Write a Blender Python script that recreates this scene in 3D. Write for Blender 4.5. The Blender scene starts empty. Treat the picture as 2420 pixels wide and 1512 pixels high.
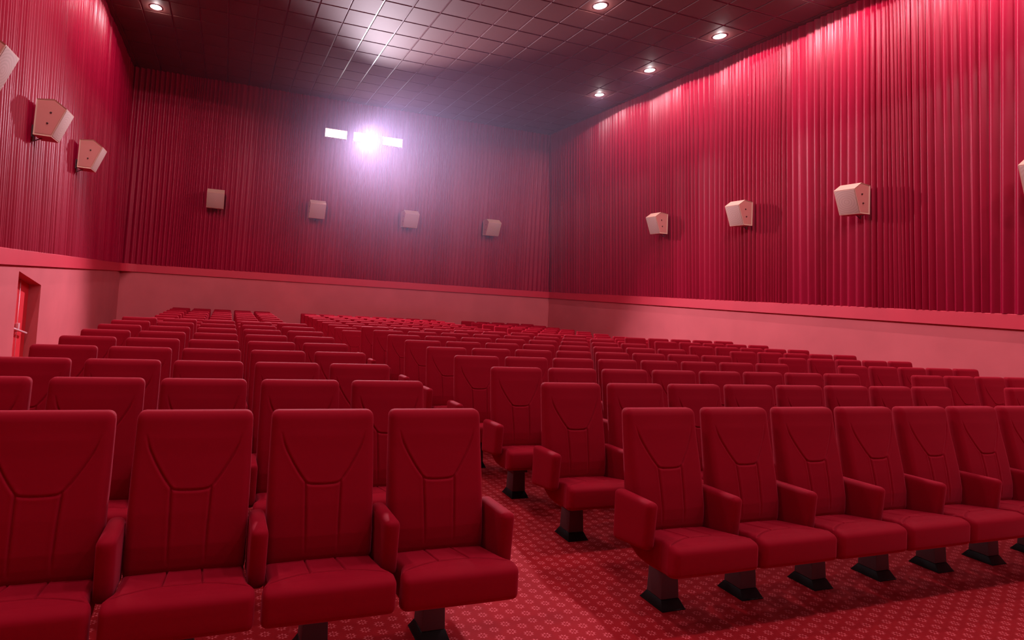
import bpy, bmesh, math, random
import numpy as np
from mathutils import Vector, Matrix

sc = bpy.context.scene
COL = sc.collection
random.seed(7)
HAZE, HZX, HZY, HZZ = .023, 4.6, 6.4, 3.1   # peak density and spread of the haze plume
ZC = 1.864                      # camera height above the floor at the front row

# ------------------------------------------------------------------ helpers
def tag(o, label=None, cat=None, group=None, kind=None):
    if label: o['label'] = label
    if cat: o['category'] = cat
    if group: o['group'] = group
    if kind: o['kind'] = kind
    return o

def mesh_obj(name, verts, faces, mats, parent=None, smooth=False, midx=None, loc=None):
    me = bpy.data.meshes.new(name)
    me.from_pydata([tuple(v) for v in verts], [], [tuple(f) for f in faces])
    if not isinstance(mats, (list, tuple)): mats = [mats]
    for m in mats: me.materials.append(m)
    if midx is not None: me.polygons.foreach_set('material_index', midx)
    if smooth: me.polygons.foreach_set('use_smooth', [True] * len(me.polygons))
    me.update()
    o = bpy.data.objects.new(name, me)
    COL.objects.link(o)
    if parent is not None: o.parent = parent
    if loc is not None: o.location = loc
    return o

class MB:
    """collects simple solids into one mesh"""
    def __init__(s): s.v = []; s.f = []; s.m = []
    def add(s, v, f, m=0):
        n = len(s.v); s.v += [tuple(p) for p in v]; s.f += [tuple(i + n for i in q) for q in f]; s.m += [m] * len(f)
        return s
    def box(s, a, b, m=0):
        (x0, y0, z0), (x1, y1, z1) = a, b
        v = [(x0,y0,z0),(x1,y0,z0),(x1,y1,z0),(x0,y1,z0),(x0,y0,z1),(x1,y0,z1),(x1,y1,z1),(x0,y1,z1)]
        return s.add(v, [(0,3,2,1),(4,5,6,7),(0,1,5,4),(1,2,6,5),(2,3,7,6),(3,0,4,7)], m)
    def frustum(s, lo, hi, m=0):
        """lo/hi: (x0,x1,y0,y1,z)"""
        v = []
        for x0, x1, y0, y1, z in (lo, hi): v += [(x0,y0,z),(x1,y0,z),(x1,y1,z),(x0,y1,z)]
        return s.add(v, [(0,3,2,1),(4,5,6,7),(0,1,5,4),(1,2,6,5),(2,3,7,6),(3,0,4,7)], m)
    def prism(s, poly, axis, a, b, m=0):
        """poly: 2d points in the two other axes (ordered), swept along axis from a to b"""
        n = len(poly); v = []
        for t in (a, b):
            for p, q in poly:
                v.append({'x': (t, p, q), 'y': (p, t, q), 'z': (p, q, t)}[axis])
        f = [tuple(range(n))[::-1], tuple(range(n, 2*n))] + [(i, (i+1) % n, (i+1) % n + n, i + n) for i in range(n)]
        return s.add(v, f, m)
    def tube(s, p0, p1, r, n=12, m=0):
        p0, p1 = Vector(p0), Vector(p1); d = (p1 - p0).normalized()
        a = d.orthogonal().normalized(); b = d.cross(a); v = []
        for p in (p0, p1):
            for i in range(n):
                t = 2*math.pi*i/n; v.append(p + a*(r*math.cos(t)) + b*(r*math.sin(t)))
        return s.add(v, [tuple(range(n))[::-1], tuple(range(n, 2*n))] + [(i, (i+1) % n, (i+1) % n + n, i + n) for i in range(n)], m)
    def lathe(s, prof, c=(0,0,0), n=32, m=0):
        v = []; k = len(prof)
        for i in range(n):
            t = 2*math.pi*i/n
            for r, z in prof: v.append((c[0]+r*math.cos(t), c[1]+r*math.sin(t), c[2]+z))
        f = [(i*k+j, ((i+1) % n)*k+j, ((i+1) % n)*k+j+1, i*k+j+1) for i in range(n) for j in range(k-1)]
        return s.add(v, f, m)
    def build(s, name, mats, parent=None, bevel=0, smooth=False, seg=2, loc=None):
        o = mesh_obj(name, s.v, s.f, mats, parent, midx=s.m, loc=loc)
        bm = bmesh.new(); bm.from_mesh(o.data)
        bmesh.ops.recalc_face_normals(bm, faces=bm.faces)
        if bevel:
            bmesh.ops.bevel(bm, geom=[e for e in bm.edges], offset=bevel, segments=seg, affect='EDGES', profile=.5, clamp_overlap=True)
        bm.to_mesh(o.data); bm.free()
        if smooth or bevel: o.data.polygons.foreach_set('use_smooth', [True]*len(o.data.polygons))
        if bevel:
            o.data.set_sharp_from_angle(angle=math.radians(40))
        return o

def empty(name, loc=(0,0,0), rz=0):
    o = bpy.data.objects.new(name, None); COL.objects.link(o)
    o.empty_display_size = .1; o.location = loc; o.rotation_euler = (0, 0, rz)
    return o

# ------------------------------------------------------------------ materials
def mat(name, col, rough=.6, spec=.5, metal=0, sheen=0, sheen_rough=.4, sheen_tint=(1,1,1), emit=None, estr=0, bump=None, coat=0):
    m = bpy.data.materials.new(name); m.use_nodes = True
    nt = m.node_tree; b = nt.nodes['Principled BSDF']
    b.inputs['Base Color'].default_value = (*col, 1)
    b.inputs['Roughness'].default_value = rough
    b.inputs['Specular IOR Level'].default_value = spec
    b.inputs['Metallic'].default_value = metal
    b.inputs['Sheen Weight'].default_value = sheen
    b.inputs['Sheen Roughness'].default_value = sheen_rough
    b.inputs['Sheen Tint'].default_value = (*sheen_tint, 1)
    if emit:
        b.inputs['Emission Color'].default_value = (*emit, 1); b.inputs['Emission Strength'].default_value = estr
    if bump:
        scale, strength, dist = bump
        tc = nt.nodes.new('ShaderNodeTexCoord'); n = nt.nodes.new('ShaderNodeTexNoise'); bp = nt.nodes.new('ShaderNodeBump')
        n.inputs['Scale'].default_value = scale; n.inputs['Detail'].default_value = 3
        bp.inputs['Strength'].default_value = strength; bp.inputs['Distance'].default_value = dist
        nt.links.new(tc.outputs['Object'], n.inputs['Vector']); nt.links.new(n.outputs['Fac'], bp.inputs['Height'])
        nt.links.new(bp.outputs['Normal'], b.inputs['Normal'])
    return m

class Expr:
    """tiny expression builder over Math nodes"""
    def __init__(s, nt): s.nt = nt
    def __call__(s, op, *a):
        n = s.nt.nodes.new('ShaderNodeMath'); n.operation = op
        for i, x in enumerate(a):
            if isinstance(x, (int, float)): n.inputs[i].default_value = x
            else: s.nt.links.new(x, n.inputs[i])
        return n.outputs[0]

def noise_color(m, c1, c2, scale, detail=4, lo=.35, hi=.65):
    nt = m.node_tree; b = nt.nodes['Principled BSDF']
    tc = nt.nodes.new('ShaderNodeTexCoord'); n = nt.nodes.new('ShaderNodeTexNoise'); r = nt.nodes.new('ShaderNodeValToRGB')
    n.inputs['Scale'].default_value = scale; n.inputs['Detail'].default_value = detail
    r.color_ramp.elements[0].position = lo; r.color_ramp.elements[1].position = hi
    r.color_ramp.elements[0].color = (*c1, 1); r.color_ramp.elements[1].color = (*c2, 1)
    nt.links.new(tc.outputs['Object'], n.inputs['Vector']); nt.links.new(n.outputs['Fac'], r.inputs['Fac'])
    nt.links.new(r.outputs['Color'], b.inputs['Base Color'])

M = {}
M['fabric'] = mat('seat_velour', (.26, .0004, .0105), .80, .10, sheen=.30, sheen_rough=.35, sheen_tint=(1, .10, .18), bump=(420, .12, .002))
M['curtain'] = mat('curtain_satin', (.26, .0008, .020), .38, .20, sheen=.0, sheen_rough=.35, sheen_tint=(1, .35, .5))
M['wall'] = mat('pink_plaster', (.58, .105, .125), .75, .3, bump=(180, .15, .003))
noise_color(M['wall'], (.47, .076, .088), (.52, .086, .099), 1.2)
M['rail'] = mat('red_rail', (.50, .018, .040), .5, .4)
M['door'] = mat('red_door', (.62, .018, .030), .42, .5)
M['steel'] = mat('pink_steel', (.80, .42, .45), .32, .5, metal=.3)
M['ceiling'] = mat('ceiling_tile', (.24, .105, .10), .68, .28, bump=(260, .1, .002))
noise_color(M['ceiling'], (.125, .034, .031), (.155, .042, .038), 90, 3, .3, .7)
M['ceiling_gap'] = mat('ceiling_joint', (.15, .045, .045), .3, .6)
M['pedestal'] = mat('dark_metal', (.085, .042, .046), .5, .4)
M['black'] = mat('black_metal', (.006, .004, .004), .6, .2)
M['speaker'] = mat('peach_cabinet', (.50, .25, .185), .5, .4, bump=(300, .1, .001))
M['side'] = mat('rose_panel', (.47, .155, .13), .55, .35)
M['bracket'] = mat('bracket_metal', (.10, .06, .06), .4, .5)
M['knob'] = mat('dark_knob', (.05, .01, .01), .4, .5)
M['trim'] = mat('lamp_ring', (.55, .38, .38), .35, .5)
M['lamp'] = mat('lamp_glass', (1, 1, 1), .3, emit=(1, .93, .95), estr=16)
M['pane'] = mat('projector_glass', (1, 1, 1), .2, emit=(1, .95, .96), estr=7)
M['screen'] = mat('screen_cloth', (.30, .28, .28), .8, .2, emit=(1, .86, .88), estr=.02)  # faint emission added as fill, standing in for bounced projector light

# grille: fine perforation with faint concentric rings
g = mat('speaker_grille', (.56, .37, .34), .7, .3); M['grille'] = g
nt = g.node_tree; b = nt.nodes['Principled BSDF']
tc = nt.nodes.new('ShaderNodeTexCoord'); wv = nt.nodes.new('ShaderNodeTexWave'); wv.wave_type = 'RINGS'; wv.rings_direction = 'SPHERICAL'
wv.inputs['Scale'].default_value = 7; mx = nt.nodes.new('ShaderNodeMix'); mx.data_type = 'RGBA'
mx.inputs['A'].default_value = (.37, .20, .165, 1); mx.inputs['B'].default_value = (.43, .24, .20, 1)
nt.links.new(tc.outputs['Object'], wv.inputs['Vector']); nt.links.new(wv.outputs['Fac'], mx.inputs['Factor']); nt.links.new(mx.outputs['Result'], b.inputs['Base Color'])

# carpet: staggered lattice of small eight-petalled flowers
c = mat('flower_carpet', (.42, .008, .014), .9, .15, sheen=.15, sheen_tint=(1,.3,.35), bump=(900, .3, .003)); M['carpet'] = c
nt = c.node_tree; b = nt.nodes['Principled BSDF']; E = Expr(nt)
geo = nt.nodes.new('ShaderNodeNewGeometry'); sx = nt.nodes.new('ShaderNodeSeparateXYZ'); nt.links.new(geo.outputs['Position'], sx.inputs[0])
LX, LY = .0885, .0667
def lattice(ox, oy):
    x = E('SUBTRACT', sx.outputs[0], ox); y = E('SUBTRACT', sx.outputs[1], oy)
    # columns 2*LX apart in each of the two interleaved lattices
    u = E('SUBTRACT', E('FLOORED_MODULO', E('ADD', x, LX), 2*LX), LX)
    v = E('SUBTRACT', E('FLOORED_MODULO', E('ADD', y, LY/2), LY), LY/2)
    v = E('MULTIPLY', v, 1.42)
    r = E('SQRT', E('ADD', E('MULTIPLY', u, u), E('MULTIPLY', v, v)))
    th = E('ARCTAN2', v, u)
    cs = E('COSINE', E('MULTIPLY', th, 8))
    acs = E('COSINE', E('MULTIPLY', th, 16))
    outer = E('ADD', .0235, E('MULTIPLY', cs, .0035))
    inner = E('ADD', .0160, E('MULTIPLY', cs, -.0020))
    ring = E('MULTIPLY', E('LESS_THAN', r, outer), E('GREATER_THAN', r, inner))
    gap = E('GREATER_THAN', cs, -.72)
    tip = E('MULTIPLY', E('LESS_THAN', r, .032), E('GREATER_THAN', cs, .93))
    tip = E('MULTIPLY', tip, E('GREATER_THAN', r, .022))
    dot = E('LESS_THAN', r, .0038)
    return E('MAXIMUM', E('MAXIMUM', E('MULTIPLY', ring, gap), tip), dot)
f1 = lattice(1.93, 2.809); f2 = lattice(1.93 + LX, 2.809 + LY/2)
fm = E('MAXIMUM', f1, f2)
mx = nt.nodes.new('ShaderNodeMix'); mx.data_type = 'RGBA'
mx.inputs['A'].default_value = (.30, .0035, .008, 1); mx.inputs['B'].default_value = (.60, .085, .105, 1)
nt.links.new(fm, mx.inputs['Factor']); nt.links.new(mx.outputs['Result'], b.inputs['Base Color'])

# ------------------------------------------------------------------ measures of the room
XL, XR, YB, YF = -3.266, 12.99, 18.685, -6.0
ZT, ZB, ZCEIL = ZC + .227, ZC - .030, ZC + 6.791       # rail top, rail bottom, ceiling
TILE = .71556; GX0, GY0 = -.396, 13.786                # ceiling grid: node (c, r) at GX0+c*TILE, GY0+r*TILE
LEANL, LEANR = -.136, -.374                            # how far the curtains lean at the ceiling
U = .458                                               # metres per seat unit
P = .64
def floor_z(y):
    if y <= 10.15: return -.0146 * (y - 2.7)
    if y >= 10.45: return -.338 - .0123 * (y - 11.1)
    a, b_ = -.0146 * 7.45, -.338 + .0123 * .65
    return a + (b_ - a) * (y - 10.15) / .3

# floor
ys = [YF, 2.7, 10.15, 10.3, 10.301, YB + .1]
zs = [floor_z(YF), 0, floor_z(10.15), floor_z(10.15), floor_z(10.46), floor_z(YB + .1)]
v = []; f = []
for y, z in zip(ys, zs): v += [(XL - .1, y, z), (XR + .1, y, z)]
for i in range(len(ys) - 1): f.append((2*i, 2*i+1, 2*i+3, 2*i+2))
n0 = len(v)
for y, z in zip(ys, zs): v += [(XL - .1, y, -.7), (XR + .1, y, -.7)]
for i in range(len(ys) - 1):
    f.append((n0+2*i+1, n0+2*i, n0+2*i+2, n0+2*i+3))
    f.append((2*i, 2*i+2, n0+2*i+2, n0+2*i)); f.append((2*i+3, 2*i+1, n0+2*i+1, n0+2*i+3))
e = 2*(len(ys)-1)
f.append((0, n0, n0+1, 1)); f.append((e+1, n0+e+1, n0+e, e))
tag(mesh_obj('floor', v, f, M['carpet']), kind='structure')

# walls (solid slabs) ; the left one has the slanted door opening
WL, WR, WBk = XL - .055, XR + .055, YB + .04
wz0, wz1 = -.65, ZCEIL + .15
DO = [(10.02, ZC-.131), (11.155, ZC-.385), (11.22, None), (10.045, None)]
m_ = MB()
dz = floor_z(10.0) - .15
d0, d1 = 10.03, 11.18
T = .45   # wall thickness at the door
m_.box((WL-T, YF, wz0), (WL, d0, ZT-.01)).box((WL-T, d1, wz0), (WL, YB+.3, ZT-.01))
m_.prism([(d0, ZC-.131), (d1, ZC-.388), (d1, ZT-.01), (d0, ZT-.01)], 'x', WL-T, WL)
m_.prism([(WL-T, ZT-.01), (WL, ZT-.01), (WL+LEANL-.05, wz1), (WL-T, wz1)], 'y', YF, YB+.3)
tag(m_.build('wall_left', M['wall']), kind='structure')
tag(MB().box((WR, YF, wz0), (WR+.3, YB+.3, wz1)).build('wall_right', M['wall']), kind='structure')
tag(MB().box((WL, WBk, wz0), (WR, WBk+.3, wz1)).build('wall_back', M['wall']), kind='structure')
tag(MB().box((WL-.3, YF-.3, wz0), (WR+.3, YF, wz1)).build('wall_front', M['wall']), kind='structure')

# rails around the room (trim), left/back corner rounded
h = .115
def rail_profile(sgn, face, back):
    return [(face, ZB), (face, ZT-.008), (face-sgn*.008, ZT), (back, ZT), (back, ZB)]
m_ = MB(); R = .45
m_.prism([(XL, ZB), (XL, ZT-.01), (XL-.01, ZT), (WL+.001, ZT), (WL+.001, ZB)], 'y', YF, YB)
tag(m_.build('trim_1', M['rail']), kind='structure')
tag(MB().prism([(XR, ZB), (XR, ZT-.01), (XR+.01, ZT), (WR-.001, ZT), (WR-.001, ZB)], 'y', YF, YB).build('trim_2', M['rail']), kind='structure')
m_ = MB().prism([(YB-.01, ZB), (YB-.01, ZT-.01), (YB, ZT), (WBk-.001, ZT), (WBk-.001, ZB)], 'x', XL, XR)
pts = [(XL, YB-.01)]                     # quarter-round filler in the left corner
for i in range(9):
    t = math.pi/2*i/8; pts.append((XL + R - R*math.cos(t) if False else XL + R*(1-math.cos(t)), YB-.01 - R*(1-math.sin(t))))
m_.prism(pts, 'z', ZB, ZT-.002)
tag(m_.build('trim_3', M['rail']), kind='structure')

# ceiling: slab with raised bevelled tiles between cols -4..18, soffit strips along the curtains
m_ = MB()
gx0, gx1 = GX0 - 4*TILE, GX0 + 18*TILE
gy1 = GY0 + 7*TILE
zc = ZCEIL
m_.box((WL-.3, YF-.3, zc+.014), (WR+.3, YB+.3, zc+.25), 1)
gap = .017
r0 = int(math.floor((YF - GY0)/TILE))
for cix in range(-4, 18):
    for r in range(r0, 7):
        x0, x1 = GX0+cix*TILE+gap, GX0+(cix+1)*TILE-gap
        y0, y1 = GY0+r*TILE+gap, GY0+(r+1)*TILE-gap
        y0 = max(y0, YF)
        if y1 - y0 < .05: continue
        bv = .007
        lo = [(x0+bv,y0+bv,zc),(x1-bv,y0+bv,zc),(x1-bv,y1-bv,zc),(x0+bv,y1-bv,zc)]
        hi = [(x0,y0,zc+.0145),(x1,y0,zc+.0145),(x1,y1,zc+.0145),(x0,y1,zc+.0145)]
        m_.add(lo+hi, [(0,3,2,1),(0,1,5,4),(1,2,6,5),(2,3,7,6),(3,0,4,7)])
for a, b_ in ((WL, gx0-gap), (gx1+gap, WR)):
    m_.box((a, YF, zc), (b_, YB, zc+.0145))
m_.box((gx0, gy1+gap, zc), (gx1, YB, zc+.0145))
tag(mesh_obj('ceiling', m_.v, m_.f, [M['ceiling'], M['ceiling_gap']], midx=m_.m), kind='structure')

# ------------------------------------------------------------------ curtains
def folds(length, seed, base=.112):
    rnd = random.Random(seed); s = 0; out = [0]
    while s < length:
        k = 1 + .28*math.sin(s*2.1+seed) + .20*math.sin(s*5.3+1.7*seed) + rnd.uniform(-.16, .16)
        s += base*max(.5, k); out.append(s)
    return out

def curtain(name, axis, p0, p1, z0, z1, off0, off1, into, seed, amp=.058, base=.120, zs=9, label=''):
    """pleated sheet. axis 'y' (side walls) or 'x' (back wall); off0/off1: plane at bottom/top; into: +1/-1 direction of the room"""
    L = p1 - p0; fd = folds(L, seed, base); rnd = random.Random(seed+5)
    sway = [rnd.uniform(-1, 1) for _ in fd]
    # smooth the sway over neighbours so that folds lean in groups
    for _ in range(4): sway = [(sway[max(0,i-1)]+sway[i]+sway[min(len(sway)-1,i+1)])/3 for i in range(len(sway))]
    amps = [amp*rnd.uniform(.75, 1.2) for _ in fd]
    V = []; K = 16; cols = []
    for i in range(len(fd)-1):
        for j in range(K):
            cols.append((i, j/K))
    for (i, t) in cols:
        s = fd[i] + (fd[i+1]-fd[i])*t; wdt = fd[i+1]-fd[i]
        a = (amps[i]*(1-t) + amps[i+1]*t) * min(1, wdt/.1)
        sw = (sway[i]*(1-t)+sway[i+1]*t)*.16
        if axis == 'y':
            q = t/.68 if t < .68 else (1-t)/.32
            d = a*(.65*q + .35*(.5-.5*math.cos(math.pi*q)))
        else: d = a*(.5-.5*math.cos(2*math.pi*t)) ** .8
        for k in range(zs+1):
            w = k/zs; z = z0 + (z1-z0)*w
            base_off = off0 + (off1-off0)*w
            ss = p0 + min(L, max(0, s + sw*(w-.5)*1.0))
            dd = base_off + into*d
            V.append((dd, ss, z) if axis == 'y' else (ss, dd, z))
    n = len(cols); F = []
    for i in range(n-1):
        for k in range(zs):
            a = i*(zs+1)+k; F.append((a, a+1, a+zs+2, a+zs+1))
    o = mesh_obj(name, V, F, M['curtain'], smooth=True)
    md = o.modifiers.new('thickness', 'SOLIDIFY'); md.thickness = .004; md.offset = 0; md.use_rim = False
    tag(o, label, 'curtain'); return o

CZ0, CZ1 = ZT + .001, ZCEIL - .002
curtain('pleated_curtain', 'y', YF+.05, YB-.09, CZ0, CZ1, XR+.045, XR+.05+LEANR, -1, 3, label='crimson satin curtain pleated along the right side wall, behind four speakers')
curtain('pleated_curtain', 'y', YF+.05, YB-.01, CZ0, CZ1, XL-.045, XL-.045+LEANL, 1, 11, base=.10, label='crimson satin curtain pleated along the left side wall, above the exit door')
curtain('pleated_curtain', 'x', XL-.17, XR+.02, CZ0, CZ1, YB+.03, YB+.03, -1, 19, base=.135, label='dark crimson curtain across the back wall, around the three projector windows')

# ------------------------------------------------------------------ projector windows
for k, (x0, x1) in enumerate(((3.154, 3.96), (4.235, 5.02), (5.37, 6.135))):
    z0, z1 = ZC + 5.362, ZC + 5.662
    yb = YB - .07; t = .022
    w = MB()
    yw = WBk - .002
    w.box((x0-t, yb, z1), (x1+t, yw, z1+t)).box((x0-t, yb, z0-t), (x1+t, yw, z0)).box((x0-t, yb, z0), (x0, yw, z1)).box((x1, yb, z0), (x1+t, yw, z1))
    wo = w.build('window_%d' % (k+1), M['side'])
    tag(wo, kind='structure')
    MB().box((x0, yb+.035, z0), (x1, yb+.05, z1)).build('window_pane', M['pane'], wo)

# ------------------------------------------------------------------ door in the left wall
dr = empty('door_1', (WL-.20, 10.6, floor_z(10.6)))
tag(dr, kind='structure')
ox, oy, oz = dr.location
def dtop(y): return ZC - .131 - (y - d0)*.2235
lf = MB().prism([(d0-oy, 0), (d1-oy, 0), (d1-oy, dtop(d1)-oz), (d0-oy, dtop(d0)-oz)], 'x', -.05, 0)
lf.build('door_leaf', M['door'], dr)
# two thin vertical rods with their boxes and the slanting push bar
for i, y in enumerate((10.13, 10.70)):
    zt = dtop(y) - .02
    MB().tube((.018, y-oy, .05), (.018, y-oy, zt-oz), .006, 10).build('latch_rod', M['steel'], dr, smooth=True)
    zb = ZC - 1.02 - i*.10
    MB().box((.0, y-oy-.03, zb-oz-.07), (.05, y-oy+.045, zb-oz+.05)).build('latch_box', M['steel'], dr, bevel=.004)
bar = MB().tube((.085, 10.02-oy, ZC-1.055-oz), (.085, 10.98-oy, ZC-1.275-oz), .018, 16)
bo = bar.build('push_bar', M['steel'], dr, smooth=True)
MB().tube((0, 10.13-oy, ZC-1.08-oz), (.085, 10.13-oy, ZC-1.08-oz), .014, 12).tube((0, 10.70-oy, ZC-1.212-oz), (.085, 10.70-oy, ZC-1.212-oz), .014, 12).build('bar_bracket', M['steel'], bo, smooth=True)

# screen on the front wall (behind the camera)
s_ = empty('cinema_screen', (4.86, YF+.06, 1.3))
tag(s_, 'wide cinema screen hanging on the front wall facing the rows of seats', 'screen')
MB().box((-6.0, 0, 0), (6.0, .03, 5.0)).build('screen_cloth', M['screen'], s_)
MB().box((-6.12, -.02, -.12), (6.12, .05, 0)).box((-6.12, -.02, 5.0), (6.12, .05, 5.12)).box((-6.12, -.02, 0), (-6.0, .05, 5.0)).box((6.0, -.02, 0), (6.12, .05, 5.0)).build('frame', M['black'], s_)

# ------------------------------------------------------------------ speakers
# profile (distance from the wall, height) of a cabinet; its width runs along the wall
PROF = [(.075, -.30), (.345, -.305), (.545, .195), (.35, .335), (.085, .305)]
def speaker_proto(w):
    root = empty('box_speaker')
    n = len(PROF)
    # cabinet shell: front-facing local +x is "out from the wall"
    mb = MB().prism(PROF, 'y', -w/2, w/2)
    cab = mb.build('cabinet', M['speaker'], root)
    bm = bmesh.new(); bm.from_mesh(cab.data)
    ends = [f_ for f_ in bm.faces if len(f_.verts) == n]
    r_ = bmesh.ops.inset_individual(bm, faces=ends, thickness=.024, depth=0)
    for f_ in ends:
        s = 1 if f_.calc_center_median().y > 0 else -1
        for v_ in f_.verts: v_.co.y -= s*.014
    bm.to_mesh(cab.data); bm.free()
    # recessed side panels with two knobs each
    cx = sum(p[0] for p in PROF)/n; cz = sum(p[1] for p in PROF)/n
    ins = [(cx+(x-cx)*.88, cz+(z-cz)*.90) for x, z in PROF]
    for s in (-1, 1):
        y = s*(w/2-.013)
        sp = MB().prism(ins, 'y', y-.004, y+.001).build('side_panel', M['side'], root)
        for kx, kz in ((.31, .10), (.27, -.085)):
            MB().tube((kx, y, kz), (kx, y+s*.012, kz), .016, 14).tube((kx, y+s*.012, kz), (kx, y+s*.020, kz), .010, 12).build('knob', M['knob'], sp, smooth=False)
    # grille on the slanting front
    a = Vector((PROF[1][0], 0, PROF[1][1])); b_ = Vector((PROF[2][0], 0, PROF[2][1])); up = (b_-a); ln = up.length; up.normalize()
    nrm = Vector((up.z, 0, -up.x)); cen = (a+b_)/2 + nrm*.002
    g_ = MB().box((-ln/2+.016, -w/2+.016, -.004), (ln/2-.016, w/2-.016, .006)).build('grille', M['grille'], root, bevel=.003)
    g_.location = cen
    g_.rotation_euler = Matrix((up, Vector((0,1,0)), up.cross(Vector((0,1,0))))).transposed().to_euler()
    br = MB().box((.0, -.05, -.30), (.012, .05, -.10)).box((.0, -.02, -.22), (.09, .02, -.19)).tube((.02, 0, -.37), (.15, 0, -.30), .009, 10).tube((.02, .0, -.37), (.02, 0, -.28), .009, 10)
    br.build('bracket', M['bracket'], root)
    return root

def copy_tree(o, parent=None):
    c_ = o.copy(); COL.objects.link(c_); c_.parent = parent
    for ch in list(o.children):
        if ch.type != 'LIGHT': copy_tree(ch, c_)
    return c_

def leanx(side, z):
    zl = ZB - .57; t = (z - zl)/(ZCEIL - zl)
    return (XR + LEANR*t) if side > 0 else (XL + LEANL*t)
sp_r = speaker_proto(.385); sp_l = speaker_proto(.43); sp_b = speaker_proto(.56)
used = set()
def place(pr, loc, rz, label, group):
    o = pr if pr.name not in used else copy_tree(pr)
    used.add(pr.name); o.location = loc; o.rotation_euler = (0, 0, rz)
    tag(o, label, 'speaker', group); return o
zsp = ZC + 2.445
for y, lab in ((4.94, 'peach box speaker on the right curtain, cut off by the picture edge, nearest'),
               (7.60, 'peach box speaker on the right curtain, largest one wholly in view'),
               (10.09, 'peach box speaker on the right curtain, middle of the three wholly in view'),
               (12.71, 'peach box speaker on the right curtain, smallest and farthest toward the back wall')):
    place(sp_r, (leanx(1, zsp)-.03, y, zsp), math.pi, lab, 'speakers along the right wall')
for y, lab in ((7.46, 'peach box speaker on the left curtain, only its slanted front at the picture edge'),
               (9.985, 'peach box speaker on the left curtain, larger one with two knobs in view'),
               (12.65, 'peach box speaker on the left curtain, smaller one nearer the back wall')):
    place(sp_l, (leanx(-1, zsp)+.03, y, zsp), 0, lab, 'speakers along the left wall')
for x, lab in ((-.49, 'dim pink speaker on the back curtain, first from the left corner'),
               (3.0, 'dim pink speaker on the back curtain, second from the left corner'),
               (6.56, 'dim pink speaker on the back curtain, third from the left corner'),
               (10.02, 'dim pink speaker on the back curtain, fourth and nearest the right corner')):
    place(sp_b, (x, YB-.004, ZC+2.60), -math.pi/2, lab, 'speakers along the back wall')

# ------------------------------------------------------------------ downlights
def lamp_obj():
    root = empty('downlight')
    MB().lathe([(.118, .0005), (.122, -.006), (.150, -.008), (.156, -.003), (.158, .0)], n=40).build('trim_ring', M['trim'], root, smooth=True)
    MB().lathe([(.0001, -.0045), (.116, -.0045), (.118, .002)], n=40).build('lens', M['lamp'], root)
    MB().box((-.172, -.012, -.006), (-.158, .006, 0)).build('clip', M['trim'], root)
    return root
lamp0 = lamp_obj(); used_l = [False]
def spot(name, loc, rot, energy, size, blend, color, radius):
    l = bpy.data.lights.new(name, 'SPOT'); l.energy = energy; l.spot_size = size; l.spot_blend = blend
    l.color = color; l.shadow_soft_size = radius
    o = bpy.data.objects.new(name, l); COL.objects.link(o); o.location = loc; o.rotation_euler = rot
    return o
def downlight(x, y, label, power, group, size=163, vis=True):
    o = lamp0 if not used_l[0] else copy_tree(lamp0)
    used_l[0] = True
    o.location = (x, y, ZCEIL); tag(o, label, 'ceiling light', group)
    s = spot('downlight_bulb', (0, 0, -.012), (0, 0, 0), power, math.radians(size), .04, (1, .83, .90), .05 if size > 160 else .30)
    s.parent = o
    gl = bpy.data.lights.new('lens_glow', 'POINT'); gl.energy = 8; gl.color = (1, .86, .86); gl.shadow_soft_size = .003  # extra point light added below the lens to brighten the ceiling around it
    go = bpy.data.objects.new('lens_glow', gl); COL.objects.link(go); go.location = (0, 0, -.045); go.parent = o
WALLP = 280
for i, (y, lab) in enumerate(((14.24, 'round white downlight by the right curtain, farthest toward the back wall'),
                 (12.13, 'round white downlight by the right curtain, middle of the three in view'),
                 (9.91, 'round white downlight by the right curtain, nearest and largest of the three'))):
    downlight(11.43, y, lab, WALLP*(.5, .85, 1)[i], 'downlights along the right curtain')
downlight(-2.19, 14.23, 'round white downlight by the left curtain, the only one seen there', WALLP*.40, 'downlights along the left curtain')
downlight(7.86, 9.91, 'round white downlight in the middle of the ceiling, top centre of the view', 80, 'downlights over the seats', 150)
for y in (7.75, 5.6, 3.4, 1.2):
    downlight(11.43, y, 'round white downlight by the right curtain above the front rows, out of view', WALLP, 'downlights by the right curtain above the front rows')
for y in (12.1, 9.9, 7.75, 5.6, 3.4):
    downlight(-2.19, y, 'round white downlight by the left curtain above the front rows, out of view', WALLP*.85, 'downlights by the left curtain above the front rows')
for x, y in ((4.4, 9.91), (.9, 9.91), (7.86, .6), (4.4, .6), (.9, .6)):  # unseen lamps; those at the front added to brighten the seat fronts
    downlight(x, y, 'round white downlight added over the seats, above the top of the view', 40 if y > 5 else 450, 'added downlights over the seats above the view', 150)

# projector light: a wide spill and the beam proper towards the screen
spot('projector_spill', (4.63, YB-.16, ZC+5.50), (math.radians(56.5), 0, math.pi), 4600, math.radians(110), .35, (.96, .84, 1.0), .16)
tgt = Vector((4.86, YF, 3.8)) - Vector((4.63, YB-.16, ZC+5.50))
spot('projector_beam', (4.63, YB-.18, ZC+5.50), tgt.to_track_quat('-Z', 'Y').to_euler(), 1000, math.radians(27), .35, (.74, .66, 1.0), .03)

# ------------------------------------------------------------------ the seat
def axis_pts(lo, hi, r, step):
    k = 4
    a = [lo + r*(1-math.cos(math.pi/2*i/k)) for i in range(k)]
    n = max(1, int(round((hi-lo-2*r)/step)))
    mid = [lo+r+(hi-lo-2*r)*i/n for i in range(n+1)]
    return np.array(a + mid + [hi-(p-lo) for p in reversed(a)])

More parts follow.
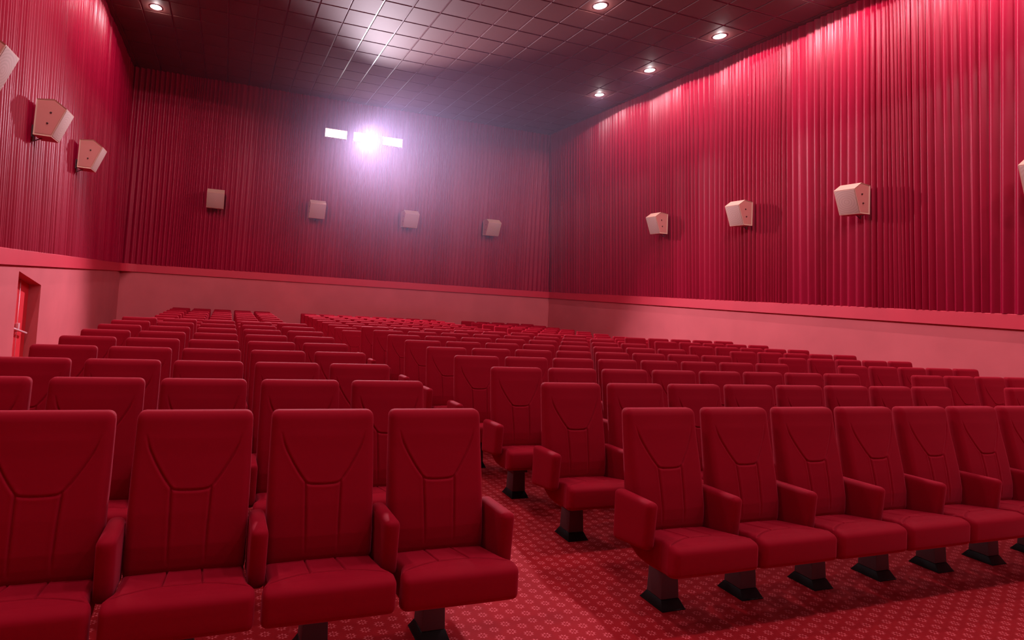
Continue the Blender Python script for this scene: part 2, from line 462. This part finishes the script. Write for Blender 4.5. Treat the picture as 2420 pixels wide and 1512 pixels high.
def rounded_block(bounds, r, steps, fn=None):
    """closed box grid with rounded edges; fn maps arrays (x,y,z, nx,ny,nz) -> x,y,z"""
    (x0,x1),(y0,y1),(z0,z1) = bounds
    ax = [axis_pts(x0,x1,r,steps[0]), axis_pts(y0,y1,r,steps[1]), axis_pts(z0,z1,r,steps[2])]
    N = [len(a) for a in ax]; idx = {}; V = []; F = []
    def vid(i, j, k):
        key = (i, j, k)
        if key not in idx: idx[key] = len(V); V.append((ax[0][i], ax[1][j], ax[2][k]))
        return idx[key]
    for d in range(3):
        a, b_ = [(1,2),(2,0),(0,1)][d]
        for side in (0, N[d]-1):
            for i in range(N[a]-1):
                for j in range(N[b_]-1):
                    q = []
                    for (p, s) in ((0,0),(1,0),(1,1),(0,1)):
                        t = [0,0,0]; t[d] = side; t[a] = i+p; t[b_] = j+s; q.append(vid(*t))
                    F.append(tuple(q) if side else tuple(reversed(q)))
    V = np.array(V, float)
    lo = np.array([x0,y0,z0])+r; hi = np.array([x1,y1,z1])-r
    inner = np.clip(V, lo, hi); dlt = V-inner; ln = np.linalg.norm(dlt, axis=1, keepdims=True); ln[ln == 0] = 1
    nrm = dlt/ln; V = inner + nrm*r
    if fn is not None: V = fn(V, nrm)
    return V, F

def seg_dist(px, py, poly):
    d = np.full(px.shape, 9.)
    for (ax_, ay), (bx, by) in zip(poly[:-1], poly[1:]):
        vx, vy = bx-ax_, by-ay; t = np.clip(((px-ax_)*vx+(py-ay)*vy)/(vx*vx+vy*vy), 0, 1)
        d = np.minimum(d, np.hypot(px-ax_-t*vx, py-ay-t*vy))
    return d

def smooth_poly(p, n=6):
    out = []
    for i in range(len(p)-1):
        p0 = np.array(p[max(0,i-1)]); p1 = np.array(p[i]); p2 = np.array(p[i+1]); p3 = np.array(p[min(len(p)-1,i+2)])
        for k in range(n):
            t = k/n; out.append(tuple(.5*((2*p1)+(-p0+p2)*t+(2*p0-5*p1+4*p2-p3)*t*t+(-p0+3*p1-3*p2+p3)*t**3)))
    out.append(tuple(p[-1])); return out

YOKE_H = [(.222,1.085),(.205,1.030),(.183,.985),(.155,.938),(.125,.893),(.104,.866),(.090,.850),(.074,.842),(.040,.838),(0,.837)]
YOKE = smooth_poly([(-x,z) for x,z in YOKE_H] + [(x,z) for x,z in reversed(YOKE_H[:-1])], 4)
PANL = [(-.091,.846),(-.086,.69),(-.083,.52)]
PANR = [(-x,z) for x,z in PANL]

def back_fn(V, n):
    x, y, z = V[:,0].copy(), V[:,1].copy(), V[:,2].copy()
    t = (y+.05)/.10
    Fr = np.interp(z, [.44,.50,.60,.74,.87,1.0,1.10,1.19], [-.098,-.106,-.105,-.084,-.058,-.030,-.012,0])
    Re = np.interp(z, [.44,.66,.9,1.19], [.015,.020,.045,.078])
    front = n[:,1] < -.5
    bul = .010*(1-(x/.276)**2)*np.clip((z-.44)/.1,0,1)*np.clip((1.19-z)/.12,0,1)
    bul = np.where(n[:,1] < 0, bul*np.abs(n[:,1]), 0)
    d1 = seg_dist(x, z, YOKE); d2 = np.minimum(seg_dist(x, z, PANL), seg_dist(x, z, PANR))
    fade = np.clip((1.10-z)/.08, 0, 1)
    g1 = .0090*np.exp(-(d1/.0044)**2)*fade; g2 = .0100*np.exp(-(d2/.0044)**2)*np.clip((z-.50)/.14,0,1)
    # panels swell a little next to their seams
    s1 = .0008*np.exp(-((d1-.014)/.008)**2)*fade + .0016*np.exp(-((d2-.015)/.009)**2)*np.clip((z-.50)/.14,0,1)
    yy = Fr + (Re-Fr)*t - bul + np.where(front, np.maximum(g1, g2)-s1, 0)
    taper = 1 - .012*np.clip((z-.9)/.3,0,1)
    return np.stack([x*taper, yy, z], 1)

CT = smooth_poly([(-.285,-.372),(-.235,-.345),(-.165,-.318),(-.095,-.304)], 4)
CT_R = [(-x,y) for x,y in CT]
CMID = [(-.080,-.306),(.080,-.306)]
CL = [(-.093,-.306),(-.086,-.08)]; CR = [(.093,-.306),(.086,-.08)]
def cush_fn(V, n):
    x, y, z = V[:,0].copy(), V[:,1].copy(), V[:,2].copy()
    w = np.interp(y, [-.44,-.375,-.30,-.16,.0], [1.0,1.0,.898,.89,.885])
    t = z                                   # 0..1 is scaled below: z runs 0 (bottom) .. .16 (top)
    T_ = np.interp(y, [-.44,-.38,-.30,-.10,.0], [.522,.530,.519,.472,.468])
    B_ = np.interp(y, [-.44,-.38,-.30,-.20,-.12,-.05,.0], [.372,.352,.334,.324,.330,.375,.42])
    T_ = T_ + .006*(1-(x/.305)**2)
    zz = B_ + (T_-B_)*(z/.16)
    d = np.minimum.reduce([seg_dist(x, y, CT), seg_dist(x, y, CT_R), seg_dist(x, y, CMID), seg_dist(x, y, CL), seg_dist(x, y, CR)])
    zz = zz - np.where(n[:,2] > .5, .0140*np.exp(-(d/.0036)**2) - .0020*np.exp(-((d-.013)/.008)**2), 0)
    yy = y - .008*(1-(x/.305)**2)*(n[:,1] < -.3)*np.abs(n[:,1])
    return np.stack([x*w, yy, zz], 1)

def arm_fn(V, n):
    x, y, z = V[:,0].copy(), V[:,1].copy(), V[:,2].copy()
    t = (z-.42)/(.72-.42); s = (y+.285)/.285          # s: 0 front, 1 rear
    top = .722 - .014*s; bot = .445 - .045*s
    yy = y + .020*(1-t)*(1-s)
    return np.stack([x, yy, bot + (top-bot)*t], 1)

def build_seat():
    root = empty('cinema_chair')
    V, F = rounded_block(((-.276,.276),(-.05,.05),(.44,1.19)), .037, (.0042,.012,.0042), back_fn)
    mesh_obj('backrest', V, F, M['fabric'], root, smooth=True)
    V, F = rounded_block(((-.305,.305),(-.432,.0),(0,.16)), .030, (.0037,.0037,.03), cush_fn)
    mesh_obj('seat_cushion', V, F, M['fabric'], root, smooth=True)
    V, F = rounded_block(((-.040,.040),(-.285,.0),(.42,.72)), .031, (.02,.03,.03), arm_fn)
    arm = mesh_obj('armrest', V, F, M['fabric'], root, smooth=True, loc=(.32,0,0))
    pd = MB().frustum((-.068,.068,-.115,.0,.055), (-.058,.058,-.105,-.005,.30))
    pd.frustum((-.076,.076,-.125,.010,.232), (-.076,.076,-.125,.010,.335))
    ped = pd.build('pedestal', M['pedestal'], root, bevel=.004)
    bp = MB().frustum((-.090,.090,-.148,.030,.0), (-.090,.090,-.148,.030,.007))
    bp.frustum((-.088,.088,-.146,.028,.006), (-.069,.069,-.116,.001,.054))
    b_ = bp.build('base_plate', M['black'], ped, bevel=.002)
    b_['label'] = 'black flared base plate'
    return root, arm
seat0, arm0 = build_seat()
seat0_used = [False]

# camera matrices, used to leave out seats that lie wholly outside the frame
Rm = np.array([[0.9577842211851516,-0.2802190485492739,0.06423916623751913],[0.07156915373236036,0.015993236747875908,-0.9973074112891973],[0.2784371417084754,0.9598028449678949,0.03537310996715281]])
CX, CY, FPX = 887.998, 632.972, 1221.646
def in_frame(x, y, z):
    for dx in (-.36, 0, .36):
        for dy in (-.43, .05):
            for dz in (0, .4, .75, 1.19):
                c_ = Rm @ np.array([x+dx, y+dy, z+dz-ZC])
                if c_[2] < .1: continue
                u, v_ = CX+FPX*c_[0]/c_[2], CY+FPX*c_[1]/c_[2]
                if -4 < u < 2424 and -4 < v_ < 1516: return True
    return False

ORD = ['first','second','third','fourth','fifth','sixth','seventh','eighth','ninth']
X_L0 = -3.6114*U; GAP = 2.045*U; KX = .0061
SECT = [('left', X_L0, 5), ('middle', X_L0 + 5*P + GAP, 8), ('right', X_L0 + 13*P + 2*GAP, 5)]
rows = []
for r in range(9):
    y = (6.0209 + 1.8245*r + (-.1212 if r == 0 else .0089 if r == 1 else 0))*U
    rows.append(('front', r, y, ZC - (1.4708 + .0146*1.8245*r)*U - 1.19))
for r in range(9):
    y = (24.2488 + 1.8185*r)*U
    rows.append(('rear', r, y, ZC - (2.2107 + .0123*1.8185*r)*U - 1.19))
nseat = 0
for blk, r, y, zf in rows:
    for sname, xs, n in SECT:
        for i in range(n):
            x = xs + i*P + .276 + KX*y
            zb = floor_z(y - .05)
            if not in_frame(x, y, zb): continue
            if seat0_used[0]: o = copy_tree(seat0)
            else: o = seat0; seat0_used[0] = True
            o.location = (x, y, zb)
            if i == 0 and not (blk == 'front' and r == 0 and sname == 'left'):
                a = arm0.copy(); COL.objects.link(a); a.parent = o; a.location = (-.32, 0, 0)
            if sname == 'left':
                place_ = 'nearest the aisle on its right' if i == n-1 else '%s from the aisle on its right' % ORD[n-1-i]
            else:
                place_ = 'nearest the aisle on its left' if i == 0 else '%s from the aisle on its left' % ORD[i]
            lab = 'red seat, %s %s bank, %s row, %s' % (blk, sname, ORD[r], place_)
            tag(o, lab, 'cinema seat', 'red seats of the %s %s bank' % (blk, sname))
            nseat += 1
print('SEATS', nseat)

# ------------------------------------------------------------------ world, camera, view
w = bpy.data.worlds.new('World'); sc.world = w; w.use_nodes = True
w.node_tree.nodes['Background'].inputs['Color'].default_value = (0, 0, 0, 1)
w.node_tree.nodes['Background'].inputs['Strength'].default_value = 0

# plume of thin haze hanging below and around the projector windows; it shows the projector light
hz = MB().box((-2.6, 6.0, 1.22), (12.28, YB-.075, ZCEIL-.01))
hm = bpy.data.materials.new('haze_volume'); hm.use_nodes = True
nt = hm.node_tree; nt.nodes.clear(); E = Expr(nt)
out = nt.nodes.new('ShaderNodeOutputMaterial'); vs = nt.nodes.new('ShaderNodeVolumeScatter')
geo = nt.nodes.new('ShaderNodeNewGeometry'); sx = nt.nodes.new('ShaderNodeSeparateXYZ'); nt.links.new(geo.outputs['Position'], sx.inputs[0])
dx = E('MULTIPLY', E('SUBTRACT', sx.outputs[0], 7.2), 1/HZX)
dy = E('MULTIPLY', E('SUBTRACT', sx.outputs[1], YB), 1/HZY)
dz = E('MULTIPLY', E('SUBTRACT', sx.outputs[2], ZC+4.4), 1/HZZ)
rr = E('ADD', E('ADD', E('MULTIPLY', dx, dx), E('MULTIPLY', dy, dy)), E('MULTIPLY', dz, dz))
den = E('MULTIPLY', E('EXPONENT', E('MULTIPLY', rr, -1.0)), HAZE)
# haze density lowered near the projector port to soften the glow's bright core
qx = E('SUBTRACT', sx.outputs[0], 4.63); qy = E('SUBTRACT', sx.outputs[1], YB-.2); qz = E('SUBTRACT', sx.outputs[2], ZC+5.5)
q2 = E('ADD', E('ADD', E('MULTIPLY', qx, qx), E('MULTIPLY', qy, qy)), E('MULTIPLY', qz, qz))
den = E('MULTIPLY', den, E('SUBTRACT', 1.0, E('MULTIPLY', .86, E('EXPONENT', E('MULTIPLY', q2, -.55)))))
nt.links.new(den, vs.inputs['Density'])
vs.inputs['Color'].default_value = (.80, .64, 1, 1); vs.inputs['Anisotropy'].default_value = .30
nt.links.new(vs.outputs[0], out.inputs['Volume'])
ho = mesh_obj('haze', hz.v, hz.f, hm)
tag(ho, 'thin lavender haze hanging around the projector windows and the right back corner', 'haze', kind='stuff')

cam = bpy.data.cameras.new('camera'); co = bpy.data.objects.new('camera', cam); COL.objects.link(co)
cam.sensor_fit = 'HORIZONTAL'; cam.sensor_width = 36; cam.lens = 36*FPX/2420
cam.shift_x = (1210-CX)/2420; cam.shift_y = (CY-756)/2420
cam.clip_start = .05; cam.clip_end = 200
mw = Matrix.Identity(4)
for i in range(3):
    mw[i][0] = Rm[0][i]; mw[i][1] = -Rm[1][i]; mw[i][2] = -Rm[2][i]
mw.translation = Vector((0, 0, ZC)); co.matrix_world = mw
sc.camera = co

sc.view_settings.view_transform = 'Standard'; sc.view_settings.look = 'None'
sc.view_settings.exposure = .8; sc.view_settings.gamma = 1; sc.view_settings.use_curve_mapping = False
cy = sc.cycles
cy.max_bounces = 6; cy.diffuse_bounces = 3; cy.glossy_bounces = 2; cy.transmission_bounces = 2; cy.volume_bounces = 0
cy.sample_clamp_indirect = 4; cy.use_denoising = True; cy.caustics_reflective = False; cy.caustics_refractive = False
cy.use_light_tree = True
cy.use_adaptive_sampling = True; cy.adaptive_threshold = .04; cy.adaptive_min_samples = 16
cy.volume_step_rate = 3; cy.volume_preview_step_rate = 3; cy.volume_max_steps = 48
cy.max_bounces = 5
